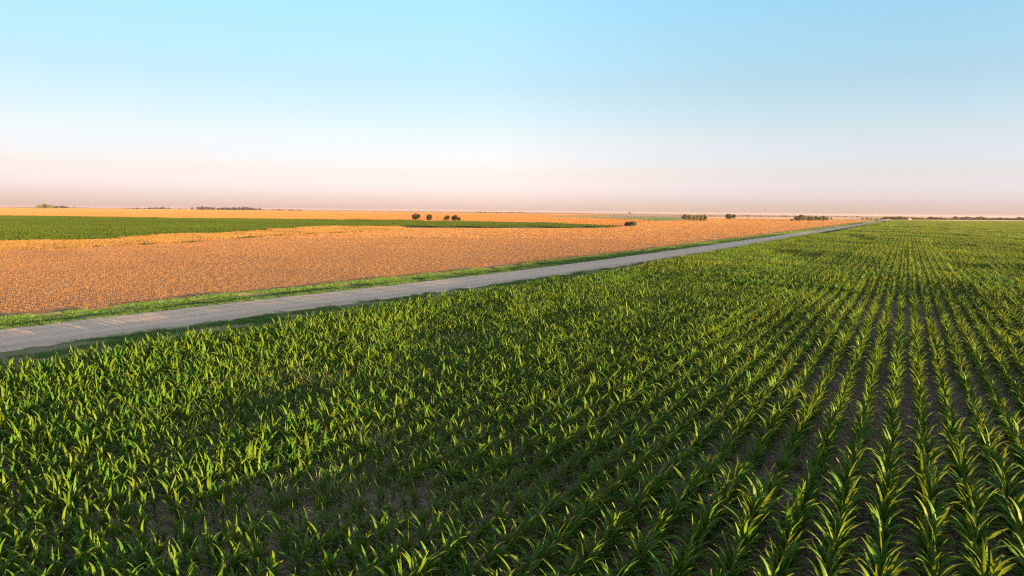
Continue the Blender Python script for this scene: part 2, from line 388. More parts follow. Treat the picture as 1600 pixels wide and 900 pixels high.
# single plants: twelve kinds, each with its own leaves
NK = 20
kinds = []
for k in range(NK):
    r = np.random.default_rng(100 + k)
    lv = corn_leaves(r, int(r.integers(10, 13)), 10)
    st = corn_stalk(r)
    kinds.append((lv, st))
def merged(k, name):
    s = Soup()
    for V, Q, U in kinds[k][0]: s.put(V, Q, U, 0)
    s.put(*kinds[k][1], 1)
    return s.mesh(name, [M_LEAF, M_STALK], True)
plant_t = [tmpl(merged(k, 'plant')) for k in range(NK)]
def tile_mesh(name, seed, rows, length, nl, ns, na, hs, wf, drop, ps=PS, m=None):
    m = m or M_LEAF
    r = np.random.default_rng(seed); s = Soup()
    for j in range(rows):
        x0 = (j + .5 - rows / 2) * SP
        for y in np.arange(-length / 2 + ps / 2, length / 2, ps):
            if r.random() < .05: continue
            h = hs * r.uniform(.85, 1.12)
            ox, oy = x0 + r.normal(0, .03), y + r.normal(0, .04)
            for V, Q, U in corn_leaves(r, nl, ns, na, h, (ox, oy), wf, drop): s.put(V, Q, U, 0)
    return s.mesh(name, [m], True)
TR, TL = 5, 4.0                                     # small tile: 5 rows x 4 m
mid_t = [tmpl(tile_mesh('tile', 300 + i, TR, TL, 9, 5, 2, 1.0, 1.0, 1)) for i in range(8)]
far_t = [tmpl(tile_mesh('tile', 400 + i, 2 * TR, 3 * TL, 7, 3, 1, 1.0, 1.25, 1, PS * 1.25)) for i in range(5)]
def vigor(X, Y):
    v = .62 * vnoise(X * .11, Y * .07, 21) + .38 * vnoise(X * .35, Y * .22, 22)
    v = .66 + .62 * v
    for cx, cy, rx, ry, dv in patches:
        d = ((X - cx) / rx) ** 2 + ((Y - cy) / ry) ** 2
        v = v + dv * np.exp(-d)
    return np.clip(v, .42, 1.18)
def P2(px, py): g = ground(px, py, .6); return g.x, g.y
patches = []
for px, py, rx, ry, dv in [(430, 770, 1.3, 1.0, -.22), (620, 770, 1.6, 1.2, -.22), (560, 690, 1.6, 1.0, -.12), (430, 580, 3.0, 2.0, -.22), (680, 520, 4.5, 3.2, -.2),
                           (1530, 420, 4, 4, -.28), (1490, 385, 6, 9, -.22), (1570, 400, 5, 9, -.16), (1330, 372, 6, 12, -.25), (1250, 400, 5, 9, -.2), (1400, 356, 12, 30, -.18),
                           (880, 740, 1.5, 1.2, -.15), (1180, 720, 1.2, 1.2, -.22), (1100, 860, 1.0, .8, -.1), (250, 800, 1.2, 1.0, -.18), (1300, 700, 1.2, 1.5, -.12)]:
    x, y = P2(px, py); patches.append((x, y, rx, ry, dv))
k0 = math.ceil(XC / SP)
TW = TR * SP
OX = k0 * SP - SP / 2                                # left border of the first tile
RN, RF = 62.0, 230.0
ni = int((900 - OX) / TW); nj = int(1030 / TL) + 6; nj -= nj % 3
gi_, gj_ = np.meshgrid(np.arange(ni), np.arange(-5 * 3, nj))
TX = OX + (gi_ + .5) * TW; TY = (gj_ + .5) * TL
# far tiles are blocks of 2 x 3 small tiles
bi, bj = gi_ // 2, gj_ // 3
BX = OX + (bi + .5) * 2 * TW; BY = (bj + .5) * 3 * TL
bd = np.hypot(BX, BY)
tv = in_view(np.stack([TX.ravel(), TY.ravel(), 0 * TX.ravel()], -1), 6, 16).reshape(TX.shape)
bv = in_view(np.stack([BX.ravel(), BY.ravel(), 0 * BX.ravel()], -1), 14, 30).reshape(TX.shape)
far_sel = (bd > RF) & (BX > XC + coff(BY) + TW)
td = np.hypot(TX, TY)
mid_sel = (~far_sel) & (td > RN) & tv & (TX > XC + coff(TY) + TW * .4)
near_sel = (~far_sel) & (td <= RN) & tv
pts, idx, rot, scl = [], [], [], []
# far blocks
m = far_sel & bv & (gi_ % 2 == 0) & (gj_ % 3 == 0)
bx, by = BX[m], BY[m]; n = len(bx)
pts.append(np.stack([bx, by, 0 * bx], -1)); idx.append(rng.integers(0, 5, n) + NK + 8)
rot.append(np.stack([0 * bx, 0 * bx, rng.integers(0, 2, n) * PI], -1)); v = vigor(bx, by); scl.append(np.stack([1 + 0 * v, 1 + 0 * v, v], -1))
# mid tiles
tx, ty = TX[mid_sel], TY[mid_sel]; n = len(tx)
pts.append(np.stack([tx, ty, 0 * tx], -1)); idx.append(rng.integers(0, 8, n) + NK)
rot.append(np.stack([0 * tx, 0 * tx, rng.integers(0, 2, n) * PI], -1)); v = vigor(tx, ty); scl.append(np.stack([.9 + .1 * v, 1 + 0 * v, v], -1))
# near plants
near = []
for i, j in zip(gi_[near_sel], gj_[near_sel]):
    for rr in range(TR):
        x = OX + i * TW + (rr + .5) * SP
        row = i * TR + rr
        for q, y in enumerate(np.arange(j * TL + PS / 2, (j + 1) * TL, PS)):
            near.append((x, y, row))
near = np.array(near)
near = near[near[:, 0] > XC + coff(near[:, 1])]
v = vigor(near[:, 0], near[:, 1])
keep = rng.random(len(near)) > .05 + .18 * np.clip(.72 - v, 0, 1) / .3
near = near[keep]; v = v[keep]
n = len(near)
NX = near[:, 0] + rng.normal(0, .025, n); NY = near[:, 1] + rng.normal(0, .035, n)
NP = np.stack([NX, NY, 0 * NX], -1)
NI = rng.integers(0, NK, n)
NR = np.stack([rng.normal(0, .05, n), rng.normal(0, .05, n), rng.integers(0, 2, n) * PI + rng.normal(0, .3, n)], -1)
NS = .91 * v * rng.uniform(.80, 1.16, n)
NS = np.where(rng.random(n) < .04, NS * .7, NS)
# the 300 that show largest in the photograph
px, py, pz = project(NP + np.array([0, 0, .5]))
px2, py2, _ = project(NP + np.array([0, 0, .2]))
vis = (px > 4) & (px < 1596) & (py < 893) & (py2 > 0) & (pz > 3)
d = np.where(vis, np.linalg.norm(NP - np.array([0, 0, H]), axis=1) / NS ** .5, 1e9)
big = np.zeros(n, bool); big[np.argsort(d)[:300]] = True
r_ = ~big
pts.append(NP[r_]); idx.append(NI[r_]); rot.append(NR[r_]); scl.append(np.stack([NS[r_]] * 3, -1))
gn_scatter('corn_field', np.concatenate(pts), np.concatenate(idx), np.concatenate(rot), np.concatenate(scl), plant_t + mid_t + far_t,
           label='green corn crop in long parallel rows filling the field right of the road', category='corn crop')
# those 300 as things of their own: stalk + every leaf
leaf_me = [[mesh_arr('corn_leaf', *a[:2], [M_LEAF], a[2], None, True) for a in kinds[k][0]] for k in range(NK)]
stalk_me = [mesh_arr('corn_stalk', kinds[k][1][0], kinds[k][1][1], [M_STALK], kinds[k][1][2], None, True) for k in range(NK)]
ORD = ['', 'first', 'second', 'third', 'fourth', 'fifth', 'sixth', 'seventh', 'eighth', 'ninth', 'tenth', 'eleventh', 'twelfth', 'thirteenth', 'fourteenth', 'fifteenth', 'sixteenth', 'seventeenth', 'eighteenth', 'nineteenth', 'twentieth']
TENS = {2: 'twenty', 3: 'thirty', 4: 'forty', 5: 'fifty'}
def ordinal(k):
    if k <= 20: return ORD[k]
    t, u = divmod(k, 10)
    return TENS[t] + '-' + ORD[u] if u else TENS[t][:-1] + 'ieth'
bi_ = np.where(big)[0]
rows_seen = sorted(set(int(near[i, 2]) for i in bi_), reverse=True)
for rk, row in enumerate(rows_seen):
    ids = sorted([i for i in bi_ if int(near[i, 2]) == row], key=lambda i: NY[i])
    for q, i in enumerate(ids):
        lab = 'corn plant %s from the bottom edge in the %s corn row from the right' % (ordinal(q + 1), ordinal(rk + 1))
        root = empty('corn_plant', (NX[i], NY[i], 0), 0, NS[i], label=lab, category='corn plant', group='corn plants in the rows nearest the camera')
        root.rotation_euler = NR[i]
        k = int(NI[i])
        add('stalk', stalk_me[k], root)
        for me in leaf_me[k]: add('leaf', me, root)

# ---- weeds with fine blades in thin patches of the corn
def tuft_mesh(name, seed, nb, rad, h, W, mats, spread=.5, ns=4, flat=0.0, na=1):
    r = np.random.default_rng(seed); s = Soup()
    for i in range(nb):
        a, q = r.uniform(0, 2 * PI), rad * math.sqrt(r.random())
        L = h * r.uniform(.55, 1.2)
        e0 = R(85 - 50 * spread * r.random()); e1 = e0 - R(80 * spread * r.random() + 10)
        if r.random() < flat: e0 = R(r.uniform(-8, 18)); e1 = e0 - .1
        s.put(*blade(L, W * r.uniform(.7, 1.3), e0, e1, r.uniform(0, 2 * PI), .0 if e0 > .35 else r.uniform(.01, .06), ns, twist=r.normal(0, .8), org=(q * math.cos(a), q * math.sin(a)), na=na), 0)
    return s.mesh(name, mats, True)
def patch_mesh(name, seed, nb, size, h, W, mats, rowgap=0, ns=2, flat=.3, spread=.4, clump=0):
    r = np.random.default_rng(seed); s = Soup()
    for i in range(nb):
        for _ in range(6):
            x, y = r.uniform(-size / 2, size / 2, 2)
            if not clump or r.random() < vnoise(np.array([x / clump]), np.array([y / clump * .6]), seed)[0] ** 3 * 2.2: break
        if rowgap and r.random() < .75: y = round(y / rowgap) * rowgap + r.normal(0, rowgap * .12)
        L = h * r.uniform(.5, 1.2); az = r.uniform(0, 2 * PI)
        if r.random() < flat:
            e0 = R(r.uniform(-5, 22)); e1 = e0 - .15; h0 = r.uniform(.01, .08) * h / .2; L *= 1.5
        else: e0 = R(r.uniform(90 - 60 * spread, 92)); e1 = e0 - R(r.uniform(0, 70) * spread); h0 = -.01
        s.put(*blade(L, W * r.uniform(.7, 1.4), e0, e1, az, h0, ns, twist=r.normal(0, .5), org=(x, y), na=1), 0)
    return s.mesh(name, mats, False)
W_ = [tmpl(tuft_mesh('weed', 500 + i, 46, .16, .62, .017, [M_WEED], .75, 5)) for i in range(4)]
wp = []
for px, py, nn, sx, sy in [(430, 580, 150, 2.6, 1.6), (690, 520, 330, 4.5, 3.0), (560, 680, 60, 1.8, 1.0), (430, 775, 9, 1.3, .7), (500, 750, 7, 1.2, .6), (860, 620, 60, 3, 2), (170, 640, 40, 2, 1)]:
    x, y = P2(px, py)
    wp.append(np.stack([rng.normal(x, sx, nn), rng.normal(y, sy, nn), np.zeros(nn)], -1))
wp = np.concatenate(wp); wp = wp[wp[:, 0] > XC + roff(wp[:, 1])]; n = len(wp)
gn_scatter('weed_patches', wp, rng.integers(0, 4, n), np.stack([0 * wp[:, 0], 0 * wp[:, 0], rng.uniform(0, 6, n)], -1), np.stack([rng.uniform(.7, 1.25, n)] * 3, -1), W_,
           label='pale fine-bladed grassy weeds between thin corn plants', category='weeds')

# ---- dead stalk pieces and clods on the bare soil between the rows
M_RES = ground_mat('dead_residue', (.20, .15, .11), (.34, .27, .20), 3, .01, 20)
def litter_mesh(name, seed):
    r = np.random.default_rng(seed); s = Soup()
    for i in range(70):
        x, y = r.uniform(-.6, .6, 2); s.put(*blade(r.uniform(.06, .3), r.uniform(.008, .024), r.normal(0, .12), r.normal(0, .12), r.uniform(0, 6.3), r.uniform(.008, .03), 2, org=(x, y), na=1), 0)
    for i in range(120):
        x, y = r.uniform(-.6, .6, 2); q = r.uniform(.012, .05)
        V = np.array([[-1, -1, -.5], [1, -1, -.5], [1, 1, -.5], [-1, 1, -.5], [-.6, -.6, .7], [.6, -.6, .7], [.6, .6, .7], [-.6, .6, .7]]) * q * r.uniform(.6, 1.3, (8, 3)) + [x, y, q * .3]
        s.put(V, np.array([[4, 5, 6, 7], [0, 1, 5, 4], [1, 2, 6, 5], [2, 3, 7, 6], [3, 0, 4, 7]]), None, 1)
    return s.mesh(name, [M_RES, M_SOIL], False)
LT = [tmpl(litter_mesh('litter', 900 + i)) for i in range(5)]
X, Y = np.meshgrid(np.arange(XC, 30, 1.0), np.arange(4, 42, 1.0)); X = X.ravel(); Y = Y.ravel()
k = in_view(np.stack([X, Y, 0 * X], -1), 2, 2) & (np.hypot(X, Y) < 42); X = X[k]; Y = Y[k]; n = len(X)
gn_scatter('soil_litter', np.stack([X, Y, 0 * X], -1), rng.integers(0, 5, n), np.stack([0 * X, 0 * X, rng.uniform(0, 6, n)], -1), np.ones((n, 3)), LT,
           label='clods and dead stalk pieces on the bare soil between corn rows', category='litter')

# ---- verge grass on both sides of the road
G_ = [tmpl(patch_mesh('grass', 520 + i, 170, .6, .16, .012, [M_GRASS], 0, 3, .12, .7)) for i in range(5)] + \
     [tmpl(patch_mesh('grass', 530 + i, 260, 2.4, .2, .05, [M_GRASS], 0, 2, .1, .7)) for i in range(3)]
gp, gidx, gs = [], [], []
for x0, x1, dens in [(XV, XR1 + .05, 1.0), (XR0 - .1, XC + .2, .75)]:
    st = .42
    xs_ = np.arange(x0, x1, st); ys_ = np.arange(-2, 130, st)
    X, Y = np.meshgrid(xs_, ys_); X = X.ravel() + rng.uniform(-.2, .2, X.size); Y = Y.ravel() + rng.uniform(-.2, .2, Y.size)
    th = vnoise(X * .8, Y * .5, 40)
    k = (rng.random(X.size) < dens) & (th > (.28 if dens == 1 else .38)) & in_view(np.stack([X, Y, 0 * X], -1), 3, 3)
    gp.append(np.stack([X[k] + roff(Y[k]), Y[k], -.02 - .09 * ((X[k] < XR1 - .7) & (X[k] > XV + .8))], -1)); gidx.append(rng.integers(0, 5, k.sum())); gs.append(.6 + .8 * th[k])
    xs_ = np.arange(x0 + .9, x1 - .5, 1.6); ys_ = np.arange(130, 900, 1.8)
    X, Y = np.meshgrid(xs_, ys_); X = X.ravel() + rng.uniform(-.3, .3, X.size); Y = Y.ravel() + rng.uniform(-.5, .5, Y.size)
    gp.append(np.stack([X + roff(Y), Y, 0 * X - .05], -1)); gidx.append(rng.integers(5, 8, X.size)); gs.append(rng.uniform(.8, 1.3, X.size))
gp = np.concatenate(gp); gidx = np.concatenate(gidx); gs = np.concatenate(gs); n = len(gp)
gn_scatter('verge_grass', gp, gidx, np.stack([0 * gs, 0 * gs, rng.uniform(0, 6, n)], -1), np.stack([gs] * 3, -1), G_,
           label='short green grass along both sides of the gravel road', category='grass')

# ---- stubble across the road
T_ = [tmpl(patch_mesh('stubble', 540 + i, 1050, 2.25, .115, .019, [M_STRAW], .75, 1, .45, .35, .2)) for i in range(6)] + \
     [tmpl(patch_mesh('stubble', 550 + i, 1500, 6.6, .17, .075, [M_STRAW], 0, 1, .35, .35, .45)) for i in range(4)]
def grid_in(poly, step, jit, sel=None):
    P = np.array([(p[0], p[1]) for p in poly]); lo, hi = P.min(0), P.max(0)
    X, Y = np.meshgrid(np.arange(lo[0], hi[0], step), np.arange(lo[1], hi[1], step)); X = X.ravel(); Y = Y.ravel()
    X = X + rng.uniform(-jit, jit, X.size); Y = Y + rng.uniform(-jit, jit, Y.size)
    k = inside(poly, X, Y) & in_view(np.stack([X, Y, 0 * X], -1), 6, 6)
    if sel is not None: k &= sel(X, Y)
    return X[k], Y[k]
X1, Y1 = grid_in(stub_poly, 2.25, .03, lambda X, Y: (np.hypot(X, Y) < 170) & (X < XV + roff(Y) - .6) & ((X < XV + roff(Y) - 2.0) | (vnoise(X * .5, Y * .3, 60) > .45)))
X2, Y2 = grid_in(stub_poly, 6.0, .5, lambda X, Y: (np.hypot(X, Y) >= 170) & (X < XV + roff(Y) - 5))
n1, n2 = len(X1), len(X2)
zz = .70 + .6 * vnoise(np.concatenate([X1, X2]) * .09, np.concatenate([Y1, Y2]) * .25, 61)
gn_scatter('straw_stubble', np.stack([np.concatenate([X1, X2]), np.concatenate([Y1, Y2]), np.zeros(n1 + n2) - .01], -1),
           np.concatenate([rng.integers(0, 6, n1), rng.integers(6, 10, n2)]), np.stack([np.zeros(n1 + n2), np.zeros(n1 + n2), rng.integers(0, 2, n1 + n2) * PI + rng.normal(0, .01, n1 + n2)], -1),
           np.stack([np.ones(n1 + n2), np.ones(n1 + n2), zz], -1), T_, label='orange straw stubble covering the harvested field beyond the road', category='stubble')
# ---- pale dry grass strip between stubble and green crop
D_ = [tmpl(patch_mesh('dry', 560 + i, 420, 2.6, .5, .035, [M_DRYGRASS], 0, 2, .1, .6)) for i in range(4)]
X3, Y3 = grid_in(dry_poly, 2.0, .5, lambda X, Y: vnoise(X * .12, Y * .12, 70) > .15)
n3 = len(X3); s3 = .5 + 1.0 * vnoise(X3 * .15, Y3 * .15, 71)
gn_scatter('dry_grass', np.stack([X3, Y3, 0 * X3 - .03], -1), rng.integers(0, 4, n3), np.stack([0 * X3, 0 * X3, rng.uniform(0, 6, n3)], -1), np.stack([1 + 0 * s3, 1 + 0 * s3, s3], -1), D_,
           label='pale dry grass strip between the stubble and the green crop', category='dry grass')
# green weeds along the lower rim of that strip
rim = [p for p in GPX([(-100, 393), (40, 389), (100, 387.5), (160, 384.5), (240, 381.5), (300, 378.5), (345, 375.5), (400, 370), (440, 367.5), (520, 365), (545, 362.5), (530, 361)])]
rp = []
for a, b in zip(rim[:-1], rim[1:]):
    L = (b - a).length
    for q in range(int(L / .9)):
        p = a.lerp(b, rng.random()); 
        if vnoise(np.array([p.x * .12]), np.array([p.y * .12]), 77)[0] > .38: rp.append((p.x + rng.normal(0, .7), p.y + rng.normal(0, .5), -.02))
rp = np.array(rp)
RW = [tmpl(tuft_mesh('rimweed', 580 + i, 90, .6, .55, .05, [M_CROP], .9, 3)) for i in range(3)]
gn_scatter('edge_weeds', rp, rng.integers(0, 3, len(rp)), np.stack([0 * rp[:, 0], 0 * rp[:, 0], rng.uniform(0, 6, len(rp))], -1), np.stack([rng.uniform(.3, .75, len(rp))] * 3, -1), RW,
           label='dark green weeds dotted along the edge of the stubble', category='weeds')
# ---- green crop field on the left
gc = [tmpl(tile_mesh('crop', 600 + i, 2 * TR, 3 * TL, 6, 3, 1, .62, 1.5, 0, PS * 1.6, M_CROP)) for i in range(4)]
Pg = np.array(green_poly); lo, hi = Pg.min(0), Pg.max(0)
X, Y = np.meshgrid(np.arange(lo[0], hi[0], 2 * TW), np.arange(lo[1], hi[1], 3 * TL)); X = X.ravel(); Y = Y.ravel()
k = inside(green_poly, X, Y) & in_view(np.stack([X, Y, 0 * X], -1), 14, 14); X = X[k]; Y = Y[k]
vv = .6 + .7 * vnoise(X * .02, Y * .03, 80); n = len(X)
k = vnoise(X * .035, Y * .05, 81) > .13; X = X[k]; Y = Y[k]; vv = vv[k]; n = len(X)
gn_scatter('green_crop', np.stack([X, Y, 0 * X - .02], -1), rng.integers(0, 4, n), np.stack([0 * X, 0 * X, rng.integers(0, 2, n) * PI], -1), np.stack([1 + 0 * vv, 1 + 0 * vv, vv], -1), gc,
           label='low green crop field on the left beyond the stubble', category='crop')
# ---- ripe wheat stubble far out
wt_ = [tmpl(patch_mesh('wheat', 620 + i, 3600, 26, .42, .42, [M_WHEAT], 1.2, 1, .1, .3)) for i in range(4)]
X4, Y4 = grid_in(wheat_poly, 24.0, 1.5)
n4 = len(X4); z4 = .6 + .7 * vnoise(X4 * .004, Y4 * .012, 90)
gn_scatter('wheat_stubble', np.stack([X4, Y4, 0 * X4 - .12], -1), rng.integers(0, 4, n4), np.stack([0 * X4, 0 * X4, rng.integers(0, 2, n4) * PI + .1], -1), np.stack([1 + 0 * z4, 1 + 0 * z4, z4], -1), wt_,
           label='golden wheat stubble stretching to the horizon behind the green crop', category='wheat field')

# ------------------------------------------------------------------ trees
def crown_mesh(name, seed, w, h, h0, lobes, leaf, nleaf, m, shape='round'):
    r = np.random.default_rng(seed); s = Soup()
    L = []
    for i in range(lobes):
        a = r.uniform(0, 2 * PI); q = r.uniform(.15, .62) if i else 0
        cz = h0 + (h - h0) * (r.uniform(.25, .66) if i else .62)
        rr = r.uniform(.24, .40) * w * (1.1 - .5 * abs((cz - h0) / (h - h0) - .45))
        L.append((q * w * .5 * math.cos(a), q * w * .5 * math.sin(a), cz, rr, min(rr * r.uniform(.7, 1.1), h - cz) if i else h - cz))
    per = nleaf // lobes
    for cx, cy, cz, rr, rz in L:
        u = r.normal(size=(per, 3)); u /= np.linalg.norm(u, axis=1)[:, None]
        rad = r.uniform(.35, 1.08, per) ** .6
        C = np.stack([cx + u[:, 0] * rr * rad, cy + u[:, 1] * rr * rad, cz + u[:, 2] * rz * rad], -1)
        C = C[C[:, 2] > h0 * .6]
        n = len(C)
        A = r.normal(size=(n, 3)); A /= np.linalg.norm(A, axis=1)[:, None]
        B = np.cross(A, r.normal(size=(n, 3))); B /= np.linalg.norm(B, axis=1)[:, None]
        sz = leaf * r.uniform(.5, 1.2, n)[:, None]
        V = np.stack([C - A * sz, C - B * sz * .6, C + A * sz, C + B * sz * .6], 1).reshape(-1, 3)
        s.put(V, np.arange(4 * n).reshape(-1, 4), np.tile([[.2, .2]], (4 * n, 1)), 0)
    return s.mesh(name, [m], False), L
def trunk_mesh(name, seed, h0, L, rad):
    r = np.random.default_rng(seed); s = Soup()
    top = [r.normal(0, .1) * h0, r.normal(0, .1) * h0, h0 * 1.15]
    s.put(*tube([[0, 0, -.3], [top[0] * .4, top[1] * .4, h0 * .5], top], [rad * 1.3, rad, rad * .75], 7))
    for cx, cy, cz, rr, rz in L:
        s.put(*tube([[top[0] * .8, top[1] * .8, h0 * .9], [(cx + top[0]) * .5, (cy + top[1]) * .5, (cz + h0) * .52], [cx, cy, cz + rz * .3]], [rad * .55, rad * .35, rad * .1], 5))
    return s.mesh(name, [M_BARK], True)
def tree(px, base, top, wpx, m, label, cat='tree', group=None, name='tree', h0f=.13, seed=1, lobes=8, leaf=None, dens=1.0, nl=1500):
    g = ground(px, base); q = (g - Vector((0, 0, H))) @ RM if False else None
    depth = project(np.array([[g.x, g.y, 0.0]]))[2][0]
    h = (base - top) * depth / F; w = wpx * depth / F
    o = empty(name, (g.x, g.y, -.15), label=label, category=cat)
    if group: o['group'] = group
    h0 = h * h0f
    cm, L = crown_mesh('crown', seed, w, h, h0, lobes, leaf or max(.14, .06 * max(w, h)), int(nl * dens), m)
    add('crown', cm, o); add('trunk', trunk_mesh('trunk', seed + 1, max(h0, .3), L, .035 * h + .04), o)
    return o
GC = 'row of trees standing at the far edge of the green crop'
tree(650, 344.0, 332.2, 12, M_TREE, 'dark broad tree at the left end of the four trees behind the green crop', group=GC, seed=11)
tree(670, 344.4, 333.6, 11, M_TREE, 'dark round tree between the bare dead tree and the thin pole', group=GC, seed=12)
tree(698, 345.2, 335.8, 9.5, M_TREE, 'smallest of the four dark trees behind the green crop, right of the pole', group=GC, seed=13, h0f=.15)
tree(711, 345.0, 335.2, 10, M_TREE, 'dark tree with low spreading right side at the right end of the four', group=GC, seed=14)
bu = tree(717, 345.2, 339.0, 8, M_TREE, 'low dark bush leaning against the rightmost of the four trees', cat='bush', name='bush', seed=15, h0f=.05)
tree(979.5, 353.4, 345.6, 9, M_DARK, 'left half of the dark bush pair alone in the stubble', cat='bush', name='bush', seed=21, h0f=.02, lobes=10, nl=1500, group='dark bushes alone in the stubble')
tree(985.5, 353.6, 344.6, 10, M_TREE, 'tallest middle bush of the dark clump alone in the stubble', cat='bush', name='bush', seed=22, h0f=.02, lobes=10, nl=1500, group='dark bushes alone in the stubble')
tree(991, 353.2, 345.6, 8, M_DARK, 'right-hand bush of the dark clump alone in the stubble', cat='bush', name='bush', seed=23, h0f=.02, lobes=10, nl=1500, group='dark bushes alone in the stubble')
GW = 'trees of the short windbreak at the far edge of the stubble'
tree(1069.5, 345.2, 333.8, 9, M_DARK, 'dark cedar at the left end of the short windbreak', group=GW, seed=31, h0f=.03)
wb = [(1077, 334.8, M_TREE2), (1083, 335.4, M_TREE2), (1089, 335.2, M_TREE2), (1095, 334.8, M_TREE2), (1100.5, 334.4, M_TREE)]
for i, (x, t, m) in enumerate(wb):
    tree(x, 345.2, t, 8.5, m, '%s pale olive tree right of the dark cedar in the short windbreak' % ordinal(i + 1), group=GW, seed=32 + i, h0f=.05)
tree(1138, 344.6, 334.0, 10, M_TREE, 'taller left tree of the isolated pair right of the windbreak', group='isolated pair of trees', seed=41, h0f=.3)
tree(1145.5, 343.8, 334.2, 7, M_TREE, 'thinner right tree of the isolated pair right of the windbreak', group='isolated pair of trees', seed=42, h0f=.3, dens=.6)
tree(1168.5, 343.0, 340.2, 3.4, M_TREE, 'tiny lone shrub between the tree pair and the long grove', cat='bush', name='bush', seed=43, h0f=.05, nl=300)
GE = 'trees of the long grove near the road'
eb = [(1238, 341.6, 5), (1244.5, 337.2, 8), (1250, 334.8, 9), (1256.5, 335.6, 8), (1262.5, 336.4, 8), (1268.5, 336.8, 8), (1274.5, 337.2, 8), (1280, 337.6, 8), (1286, 337.4, 8), (1291.5, 338.0, 7)]
for i, (x, t, w) in enumerate(eb):
    tree(x, 344.9, t, w, [M_DARK, M_TREE2, M_TREE, M_TREE2][i % 4] if i not in (1, 2) else M_TREE, 'tree %s from the left in the long grove beyond the stubble' % ordinal(i + 1), group=GE, seed=50 + i, h0f=.05)
tree(1298.5, 344.4, 339.2, 3.2, M_TREE, 'small slanting tree just right of the long grove', seed=63, h0f=.2, nl=300)
rt = [(1348, 339.0, 5), (1355, 338.6, 6), (1361, 339.2, 5), (1370, 339.8, 5), (1376, 339.6, 4)]
for i, (x, t, w) in enumerate(rt):
    tree(x, 344.4, t, w, M_TREE, 'small distant tree %s from the left where the road vanishes' % ordinal(i + 1), group='small trees where the road vanishes', seed=70 + i, h0f=.1, nl=300)
GF = 'trees of the grove on the left horizon'
fb = [(62, 319.6, 9), (68.5, 318.6, 9), (75, 319.4, 9), (82, 320.8, 8), (89, 321.8, 7), (97, 321.2, 8), (104, 322.6, 7)]
for i, (x, t, w) in enumerate(fb):
    tree(x, 325.6, t, w, [M_TREE2, M_TREE][i % 2] if i < 4 else M_TREE, 'tree %s from the left in the grove on the left horizon' % ordinal(i + 1), group=GF, seed=80 + i, h0f=.04)
tree(116.5, 325.9, 322.0, 2.6, M_TREE, 'thin little tree right of the grove on the left horizon', seed=91, nl=250)
tree(121, 326.0, 323.6, 2.4, M_TREE, 'lowest shrub right of the grove on the left horizon', cat='bush', name='bush', seed=92, nl=250, h0f=.05)
tree(984, 335.6, 330.2, 5, M_TREE, 'lone far tree breaking the horizon above the dark bush clump', seed=93, nl=300, h0f=.1)

# tree rows along the horizon that read as one mass
def treeline(name, segs, m, label, seed):
    r = np.random.default_rng(seed); s = Soup()
    for x0, x1, base0, base1, hpx, dens in segs:
        n = int((x1 - x0) * dens)
        for i in range(n):
            f = r.random(); x = x0 + (x1 - x0) * f; b = base0 + (base1 - base0) * f
            g = ground(x, b); dep = project(np.array([[g.x, g.y, 0.0]]))[2][0]
            prof = .45 + .9 * vnoise(np.array([x * .13]), np.array([seed * 1.0]), seed)[0]
            h = hpx * dep / F * prof * r.uniform(.7, 1.15); w = h * r.uniform(.6, 1.2)
            k = 26
            u = r.normal(size=(k, 3)); u /= np.linalg.norm(u, axis=1)[:, None]; u *= r.uniform(.5, 1, (k, 1))
            C = np.array([g.x, g.y + r.normal(0, 12), h * .5]) + u * np.array([w * .5, w * .5, h * .5])
            A = r.normal(size=(k, 3)); A /= np.linalg.norm(A, axis=1)[:, None]
            B = np.cross(A, r.normal(size=(k, 3))); B /= np.linalg.norm(B, axis=1)[:, None]
            sz = h * .22
            V = np.stack([C - A * sz, C - B * sz, C + A * sz, C + B * sz], 1).reshape(-1, 3)
            s.put(V, np.arange(4 * k).reshape(-1, 4), np.tile([[.2, .2]], (4 * k, 1)), 0)
    add(name, s.mesh(name, [m], False), kind='stuff', label=label, category='tree line')
treeline('distant_treeline', [(200, 262, 326.2, 327.0, 2.4, 1.2), (262, 312, 326.6, 327.4, 1.2, .5), (312, 400, 327.6, 328.6, 3.6, 1.8), (400, 470, 328.8, 329.4, 1.8, 1.0), (745, 850, 332.6, 333.5, 1.6, .8), (1060, 1345, 337.5, 339.5, 1.5, .5)],
         M_TREE, 'thin dark line of distant trees along the left horizon', 201)
treeline('hazy_treeline', [(1380, 1418, 342.6, 342.9, 3.6, 3.2), (1424, 1445, 342.8, 343.0, 3.2, 3.0), (1445, 1498, 343.0, 343.3, 3.5, 3.2), (1498, 1600, 343.2, 343.8, 3.6, 3.2), (1600, 1680, 344.4, 345, 5, 1.5)],
         M_TREE, 'hazy long tree line behind the far end of the cornfield', 202)

# ------------------------------------------------------------------ small things: dead tree, poles, far farm building
g = ground(661, 343.8)
dt = empty('dead_tree', (g.x, g.y, -.1), label='small bare dead tree between the first two dark trees', category='dead tree')
s = Soup()
s.put(*tube([[0, 0, 0], [.1, 0, 1.0], [.05, .1, 1.9]], [.16, .12, .07], 6))
add('trunk', s.mesh('trunk', [M_BARK]), dt)
for i, (ax, bz, tx_, tz) in enumerate([(.1, .9, -.9, 2.3), (.1, 1.2, .8, 2.9), (.05, 1.7, .2, 3.4), (.1, .6, 1.3, 1.6), (.08, 1.5, -.5, 3.0)]):
    s = Soup(); s.put(*tube([[ax, 0, bz], [(ax + tx_) * .5, .15, (bz + tz) * .5], [tx_ * 1.1, .1 - .1 * i, tz]], [.07, .05, .025], 5))
    add('branch', s.mesh('branch', [M_BARK]), dt)
m_, n_, l_, b_ = mat('weathered_wood'); b_.inputs['Roughness'].default_value = .9
